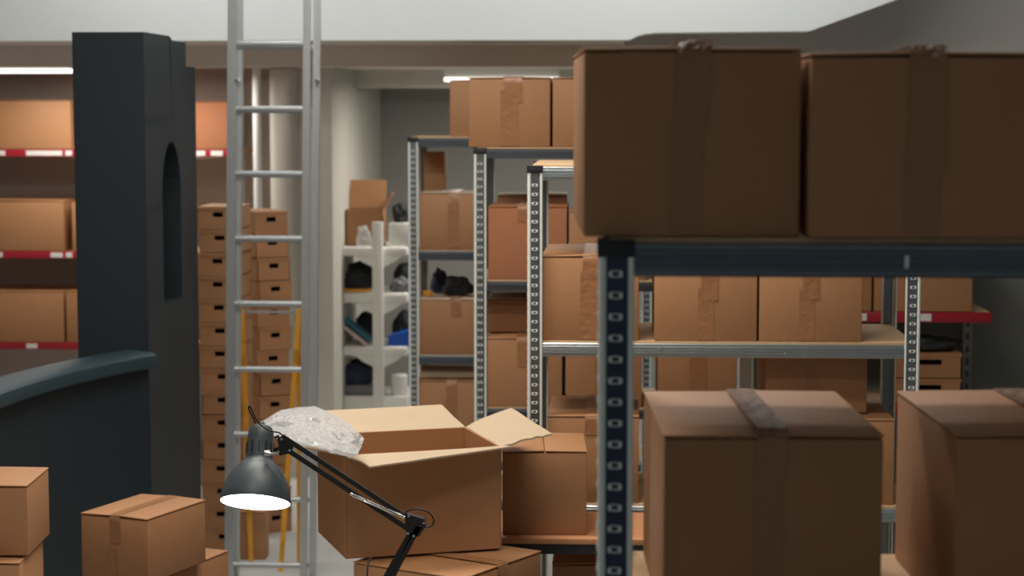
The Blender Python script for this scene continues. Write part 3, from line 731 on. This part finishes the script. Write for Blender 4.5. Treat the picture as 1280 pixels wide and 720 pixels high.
# small lower box peeping at right (260-287, y 683)
# left stack at the frame edge
zt = ZY(607, 4.9, 34); A = onz(34, 607, zt); Cc = onz(61, 584, zt)
C1 = Vector(Cc); B1 = ortho(A, C1, .30)
hB = ZY(607, 4.9, 34)-ZY(695, 4.9, 34)
rcarton('closed carton at the left edge, top of its stack, its lit right side showing', A, B1, C1, hB, zt-hB, GF, 'x', tw=.04)
z_ = zt-hB-.006
u = (C1-Vector(A)).normalized(); A3 = Vector(A)-u*.02+Vector((-.01, -.03)); C3 = A3+u*((C1-Vector(A)).length+.02)
rcarton('closed carton at the left edge, just below the topmost one', A3, ortho(A3, C3, .31), C3, .28, z_-.28, GF, 'x')
z_ -= .286
n = max(1, round(z_/.28)); hh = z_/n
for k in range(n):
    zz = z_-(k+1)*hh
    rcarton(('third carton from the top at the left edge, near the floor', 'bottom carton on the floor at the left edge', 'another bottom carton')[k] if n > 1 else 'bottom carton on the floor at the left edge', A3, ortho(A3, C3, .31), C3, hh-.006, zz, GF, 'x')

# ---------------------------------------------------------------- table with wooden top behind the open carton
zT = ZY(673, 5.31, 680)
X0, X1 = P(610, 660, 5.31).x, P(860, 660, 5.31).x
tb = thing('work_table', 'reddish wooden table top on a black frame in front of the silver-beamed rack', 'table', ((X0+X1)/2, 5.49, 0))
hx = (X1-X0)/2
MB().box(-hx, hx, -.18, .18, zT-.016, zT, .002).build('tabletop', M['table'], tb)
MB().box(-hx+.01, hx-.01, -.172, -.15, zT-.045, zT-.0165, .002).box(-hx+.01, hx-.01, .15, .172, zT-.045, zT-.0165, .002).box(-hx+.01, -hx+.03, -.15, .15, zT-.045, zT-.0165).box(hx-.03, hx-.01, -.15, .15, zT-.045, zT-.0165).build('frame', M['blacksteel'], tb)
for sx in (-1, 1):
    for sy in (-1, 1):
        MB().box(-.014, .014, -.014, .014, 0, zT-.045, .002).build('leg', M['blacksteel'], tb, (sx*(hx-.03), sy*.155, 0))
MB().bar((-hx+.03, .155, .12), (hx-.03, .155, .12), .02, .02).build('stretcher', M['blacksteel'], tb)
carton('closed plain carton on the reddish table, right behind the open carton', 627.5, 734, 564.5, None, 5.345, .30, zT, math.radians(3), 'table cartons', tape=None)
carton('carton stored under the reddish table', 690, 800, 705, None, 5.4, .22, .34, 0, 'cartons under the table', tape=None)
carton('lower carton stored under the reddish table', 688, 802, 0, None, 5.39, .23, 0, 0, 'cartons under the table', h=.334, tape=None)

# ---------------------------------------------------------------- desk, closed carton, open carton
zK = .70
dk = thing('desk', 'grey desk carrying the lamp and the open carton', 'desk', (-.72, 4.62, 0))
MB().box(-.75, .62, -.48, .56, zK-.028, zK, .004).build('desktop', M['desk'], dk)
for sx in (-.7, .57):
    for sy in (-.43, .51): MB().box(-.02, .02, -.02, .02, 0, zK-.028, .003).build('leg', M['blacksteel'], dk, (sx, sy, 0))
MB().box(-.7, .57, .49, .53, zK-.1, zK-.028).box(-.7, .57, -.45, -.41, zK-.1, zK-.028).build('apron', M['blacksteel'], dk)
# lower carton (tape on the face toward the right)
zt = ZY(699, 4.9, 432)-.004
Cn = Vector(onz(677, 686, zt)); Nn = Vector(onz(589, 717, zt)); ed = (Nn-Cn).normalized(); L_ = .36
A = Cn+ed*L_; wv = Vector((ed.y, -ed.x)); wv = wv if wv.x < 0 else -wv
Bv = A+wv*.335
t = carton('closed carton right under the open carton, taped across its edge', 0, 0, 0, None, 0, .335, zK+.001, 0, 'desk cartons', h=zt-zK-.006, X0=0, X1=L_, tw=.045, up=.8, low=0, tc=.5, topmat='tape')
cc = (Bv+Cn)/2; t.location = (cc.x, cc.y, zK+.001); u = Cn-A; t.rotation_euler = (0, 0, math.atan2(u.y, u.x))
zob = zt+.002
# open carton
FL = Vector(onz(432, 699, zob)); FR = Vector(onz(627, 685.5, zob)); u = (FR-FL).normalized(); v = Vector((-u.y, u.x))
Wd = (FR-FL).length; Dp = .335; H = ZY(569, FL.y, 432)-zob
cen = FL+u*Wd/2+v*Dp/2
ob = thing('open_cardboard_box', 'large open carton with spread flaps and bubble wrap, next to the desk lamp', 'cardboard box', (cen.x, cen.y, zob), math.atan2(u.y, u.x))
W, D, q = Wd/2, Dp/2, .005
def wall(m, x0, x1, y0, y1, z0, z1): m.box(x0, x1, y0, y1, z0, z1, .0012, 1)
m = MB(); wall(m, -W, -W+q, -D, D, 0, H); wall(m, W-q, W, -D, D, 0, H); wall(m, -W+.001, W-.001, D-q, D, 0, H); wall(m, -W+.001, W-.001, -D, -D+q, 0, H); m.box(-W+.001, W-.001, -D+.001, D-.001, 0, .005)
m.build('body', M['card'], ob)
inv = Matrix.Rotation(-ob.rotation_euler.z, 3, 'Z')
def loc(p): return inv @ (Vector(p)-Vector((cen.x, cen.y, zob)))
def flap(p, n, mt='card_light', bend=0, torn=None):
    """p: four corners (local): hinge a, hinge b, outer b, outer a"""
    m = MB(); a_, b_, c_, d_ = [Vector(x) for x in p]; nu, nv = 24, 10; nn = (b_-a_).cross(d_-a_).normalized()
    if nn.z < 0: nn = -nn
    g = []
    for s_ in (0, 1):
        rows = []
        for j in range(nv+1):
            vv = j/nv; row = []
            for i in range(nu+1):
                uu = i/nu
                pt = (a_*(1-uu)+b_*uu)*(1-vv)+(d_*(1-uu)+c_*uu)*vv
                pt = pt + nn*(bend*math.sin(math.pi*vv) + .0025*noise.noise(Vector((uu*3, vv*2, n))) - (.0045 if s_ else 0))
                if torn and i == nu: pt = pt + (b_-a_).normalized()*torn*noise.noise(Vector((vv*9, n, 3)))
                row.append(m.bm.verts.new(pt))
            rows.append(row)
        g.append(rows)
    for s_ in (0, 1):
        for j in range(nv):
            for i in range(nu):
                r = g[s_]; f = (r[j][i], r[j][i+1], r[j+1][i+1], r[j+1][i]); m.bm.faces.new(f if s_ == 0 else f[::-1])
    for j in range(nv):
        for i in (0, nu): m.bm.faces.new((g[0][j][i], g[0][j+1][i], g[1][j+1][i], g[1][j][i]))
    for i in range(nu):
        for j in (0, nv): m.bm.faces.new((g[0][j][i], g[0][j][i+1], g[1][j][i+1], g[1][j][i]))
    return m.build('flap', M[mt], ob)
def rise(dx, dy, dz): return Vector((dx, dy, dz))
hz = H
# back flap leans back and up, front flap spreads toward the camera, right flap tilts up, left flap lies out under the wrap
flap([(-W, D, hz), (W, D, hz), (W-.035, D+.115, hz+.046), (-W+.01, D+.11, hz+.045)], 1, bend=-.002)
flap([(-W+.002, -D, hz), (W-.002, -D, hz), (W+.01, -D-.055, hz+.010), (-W+.035, -D-.12, hz-.010)], 2, bend=.003)
flap([(W, D-.003, hz), (W, -D+.003, hz), (W+.150, -D+.04, hz+.020), (W+.135, D+.01, hz+.044)], 3, bend=.004, torn=.02)
flap([(-W, -D+.003, hz), (-W, D-.003, hz), (-W-.12, D-.02, hz+.02), (-W-.145, -D+.02, hz+.028)], 4, bend=.004)
# bubble wrap draped over the left flap and rim
def wrap():
    out = []
    # outline in pixels, depth by row
    top = [(326, 527), (352, 512), (393, 507.5), (420, 519), (445, 537), (455, 548)]
    bot = [(322, 541), (345, 546), (372, 553), (405, 560), (432, 566), (448, 567)]
    zw = zob+H
    nu, nv = 60, 26; rows = []
    def interp(L, t):
        t *= len(L)-1; i = min(int(t), len(L)-2); f = t-i; return (L[i][0]*(1-f)+L[i+1][0]*f, L[i][1]*(1-f)+L[i+1][1]*f)
    bm = bmesh.new()
    for j in range(nv+1):
        row = []
        for i in range(nu+1):
            uu = i/nu; vv = j/nv
            a_ = interp(top, uu); b_ = interp(bot, uu); px = a_[0]*(1-vv)+b_[0]*vv; py = a_[1]*(1-vv)+b_[1]*vv
            px += 2*noise.noise(Vector((uu*8, vv*3, 1))); py += 1.5*noise.noise(Vector((uu*8, vv*3, 5)))
            zz = zw+.058+.016*noise.noise(Vector((uu*4, vv*2.5, 2)))+.008*noise.noise(Vector((uu*11, vv*6, 7)))
            x, y = onz(px, py, zz); row.append(bm.verts.new((x, y, zz)))
        rows.append(row)
    for j in range(nv):
        for i in range(nu): bm.faces.new((rows[j][i], rows[j][i+1], rows[j+1][i+1], rows[j+1][i]))
    # second, crumpled layer below
    c_ = Vector((0, 0, 0)); n_ = 0
    for v_ in bm.verts: c_ += v_.co; n_ += 1
    c_ /= n_; base = Vector((c_.x, c_.y, zw+.02))
    rows2 = []
    for j in range(nv+1):
        row = []
        for i in range(nu+1):
            p0 = rows[j][i].co; e = min(i, nu-i, j*2, (nv-j)*2)/8; e = max(0, min(1, e))
            k = .016*e+.008*noise.noise(Vector((i*.3, j*.3, 11)))*e
            row.append(bm.verts.new((p0.x, p0.y, p0.z-.002-k)))
        rows2.append(row)
    for j in range(nv):
        for i in range(nu): bm.faces.new((rows2[j][i], rows2[j+1][i], rows2[j+1][i+1], rows2[j][i+1]))
    for v_ in bm.verts: v_.co -= base
    x = MB(); x.bm.free(); x.bm = bm
    return tag(x.build('bubble_wrap', M['bubble'], None, base), 'crumpled clear bubble wrap spilling over the left flap of the open carton', 'bubble wrap')
wrap()

# ---------------------------------------------------------------- desk lamp
YD = 4.42
def lamp():
    def Q(px, py, dy=0): return P(px, py, YD+dy)
    base = Q(470, 800); bx, by = base.x, YD-.05
    t = thing('desk_lamp', 'lit dark slate desk lamp on a jointed black spring arm before the open carton', 'lamp', (bx, by, zK))
    O = Vector((bx, by, zK))
    def l(px, py, dy=0): return Q(px, py, dy)-O
    s = YD/F_PX
    rimc = l(319, 628); R = 45.5*s
    tilt = math.radians(-24.5)      # opening turned a little toward the camera
    Mx = Matrix.Translation(rimc) @ Matrix.Rotation(tilt, 4, 'X') @ Matrix.Rotation(math.radians(1), 4, 'Y')
    hgt = lambda px: px*s*1.03
    outer = [(R, 0), (R*1.0, hgt(2)), (R*.985, hgt(8)), (R*.93, hgt(19)), (R*.82, hgt(31)), (R*.66, hgt(42)), (R*.50, hgt(49.5)), (R*.40, hgt(53.5)), (R*.385, hgt(56))]
    inner = [(r-.0016, z-.0002) for r, z in outer[:-1]]
    sh = MB().lathe(outer+[(R*.37, hgt(56)), (R*.37, hgt(53))]+inner[::-1][1:]+[(R, 0)], 56, Mx).build('lamp_shade', M['lamp'], t)
    MB().lathe([(r-.0022, z+.0004) for r, z in outer[:-1]]+[(0, hgt(53))], 56, Mx).build('reflector', M['lampin'], sh)
    Rn = R*.385
    n = MB().lathe([(Rn, hgt(55)), (Rn, hgt(70)), (Rn*.98, hgt(84)), (Rn*.93, hgt(91)), (Rn*.78, hgt(96)), (Rn*.5, hgt(98.5)), (0, hgt(99))], 40, Mx).build('socket_housing', M['lamp'], t)
    for a_ in range(12):
        an = a_*math.pi/6+.12
        c_ = MB().box(-.0019, .0019, -.0010, .0006, hgt(61), hgt(76), .0005, 1, Mx @ Matrix.Rotation(an, 4, 'Z') @ Matrix.Translation((0, -Rn-.0002, 0)))
        c_.build('vent_slot', M['cap'], n)
    MB().lathe([(.0, hgt(98)), (.0075, hgt(98)), (.0075, hgt(101)), (.004, hgt(104)), (0, hgt(105))], 20, Mx).build('cable_gland', M['lamp'], n)
    MB().lathe([(0, hgt(38)), (.012, hgt(36)), (.022, hgt(28)), (.026, hgt(20)), (.022, hgt(12)), (.012, hgt(7)), (0, hgt(5.5))], 32, Mx).build('bulb', M['bulb'], t)
    li = bpy.data.lights.new('bulb_light', 'POINT'); li.energy = 1.6; li.shadow_soft_size = .02; li.color = (1, .93, .85)
    lo = bpy.data.objects.new('bulb_light', li); C.objects.link(lo); lo.parent = t; lo.location = Mx @ Vector((0, 0, -.004))
    # swivel
    MB().tube([l(333, 568), l(345, 567), l(352, 563)], .004, 12).lathe([(0, -.006), (.007, -.006), (.008, 0), (.007, .006), (0, .006)], 20, Matrix.Translation(l(334, 567, -.012)) @ Matrix.Rotation(math.radians(90), 4, 'Y')).build('swivel', M['chrome'], t)
    MB().tube([l(343, 547), l(349, 545)], .003, 8).prism([(p.x, p.z) for p in (l(347, 548), l(355, 543), l(367, 558), l(364, 566), l(351, 569), l(345, 562), l(349, 557))], 'y', l(350, 550).y-.007, l(350, 550).y+.007).build('head_bracket', M['rubber'], t)
    for px, py in ((352, 549), (362, 563), (348, 565)):
        MB().tube([l(px, py, -.010), l(px, py, .010)], .0028, 12).build('screw', M['chrome'], t)
    # upper arm: two parallel bars, each a pair of rods
    for dy in (-.006, .006):
        MB().bar(l(354, 546, dy), l(513, 650, dy), .0055, .0105).build('upper_arm', M['rubber'], t)
        MB().bar(l(360, 563, dy), l(508, 660, dy), .0055, .0105).build('upper_arm', M['rubber'], t)
    MB().tube([l(438, 617, -.013), l(506, 647, -.013)], .0036, 14).build('spring', M['chrome'], t)
    # helical detail
    a_, b_ = l(441, 618.5, -.013), l(503, 645.7, -.013); ax = (b_-a_).normalized(); e1 = ax.orthogonal().normalized(); e2 = ax.cross(e1)
    hp = [a_+(b_-a_)*(k/360)+(e1*math.cos(k*.9)+e2*math.sin(k*.9))*.0042 for k in range(361)]
    MB().tube(hp, .0009, 5).build('spring_coil', M['chrome'], t)
    # elbow
    MB().prism([(p.x, p.z) for p in (l(508, 641), l(530, 648), l(533, 656), l(524, 670), l(512, 668), l(506, 660))], 'y', l(510, 650).y-.009, l(510, 650).y+.009).build('elbow_bracket', M['rubber'], t)
    for px, py in ((511, 645), (530, 654), (510, 667), (517, 670)):
        MB().tube([l(px, py, -.012), l(px, py, .012)], .003, 12).build('screw', M['chrome'], t)
    # lower arm down to the clamp
    e = l(520, 664); foot = l(455, 832); foot.z = .10
    foot2 = foot+Vector((-.022, 0, .0))
    for dy in (-.006, .006):
        MB().bar(l(525, 655)+Vector((0, dy, 0)), foot+Vector((.010, dy, 0)), .006, .0125, Vector((1, 0, 0))).build('lower_arm', M['rubber'], t)
        MB().bar(l(514, 665)+Vector((0, dy, 0)), foot+Vector((-.008, dy, 0)), .006, .0125, Vector((1, 0, 0))).build('lower_arm', M['rubber'], t)
    MB().box(foot.x-.02, foot.x+.02, foot.y-.012, foot.y+.012, .06, .12, .003).tube([(foot.x, foot.y, .012), (foot.x, foot.y, .07)], .008, 16).build('stem', M['rubber'], t)
    MB().lathe([(0, 0), (.085, 0), (.088, .004), (.086, .014), (.03, .018), (0, .018)], 40, Matrix.Translation((foot.x, foot.y, .0005))).build('base', M['lamp'], t)
    # cable
    def curve(pts, k=8):
        pts = [Vector(p) for p in pts]; out = []
        for i in range(len(pts)-1):
            p0 = pts[max(i-1, 0)]; p1 = pts[i]; p2 = pts[i+1]; p3 = pts[min(i+2, len(pts)-1)]
            for s_ in range(k):
                u_ = s_/k; out.append(.5*((2*p1)+(p2-p0)*u_+(2*p0-5*p1+4*p2-p3)*u_*u_+(3*p1-p0-3*p2+p3)*u_**3))
        return out+[pts[-1]]
    MB().tube(curve([l(319.5, 529), l(315, 520), l(311, 511), l(312, 507.5), l(314.5, 512), l(320, 524), l(328, 533), l(340, 539), l(349, 541), l(356, 547), l(368, 556)]), .0019, 8).build('cable', M['rubber'], t)
    MB().tube(curve([l(506, 643, -.008), l(511, 638, -.014), l(522, 636, -.018), l(535, 640, -.018), l(542, 649, -.014), l(540, 657, -.01), l(531, 659, -.008), l(520, 656, -.008)]), .0019, 8).build('cable', M['rubber'], t)
lamp()
q0 = onz(460, 699, zt)
tag(MB().tube([P(467, 696, 4.62), P(462, 699, 4.58), P(459.5, 706, 4.56), P(459, 718, 4.55), P(459, 735, 4.55), P(461, 765, 4.56)], .0022, 8).build('loose_cable', M['rubber']), 'thin black cable hanging in front of the closed carton under the open one', 'cable')
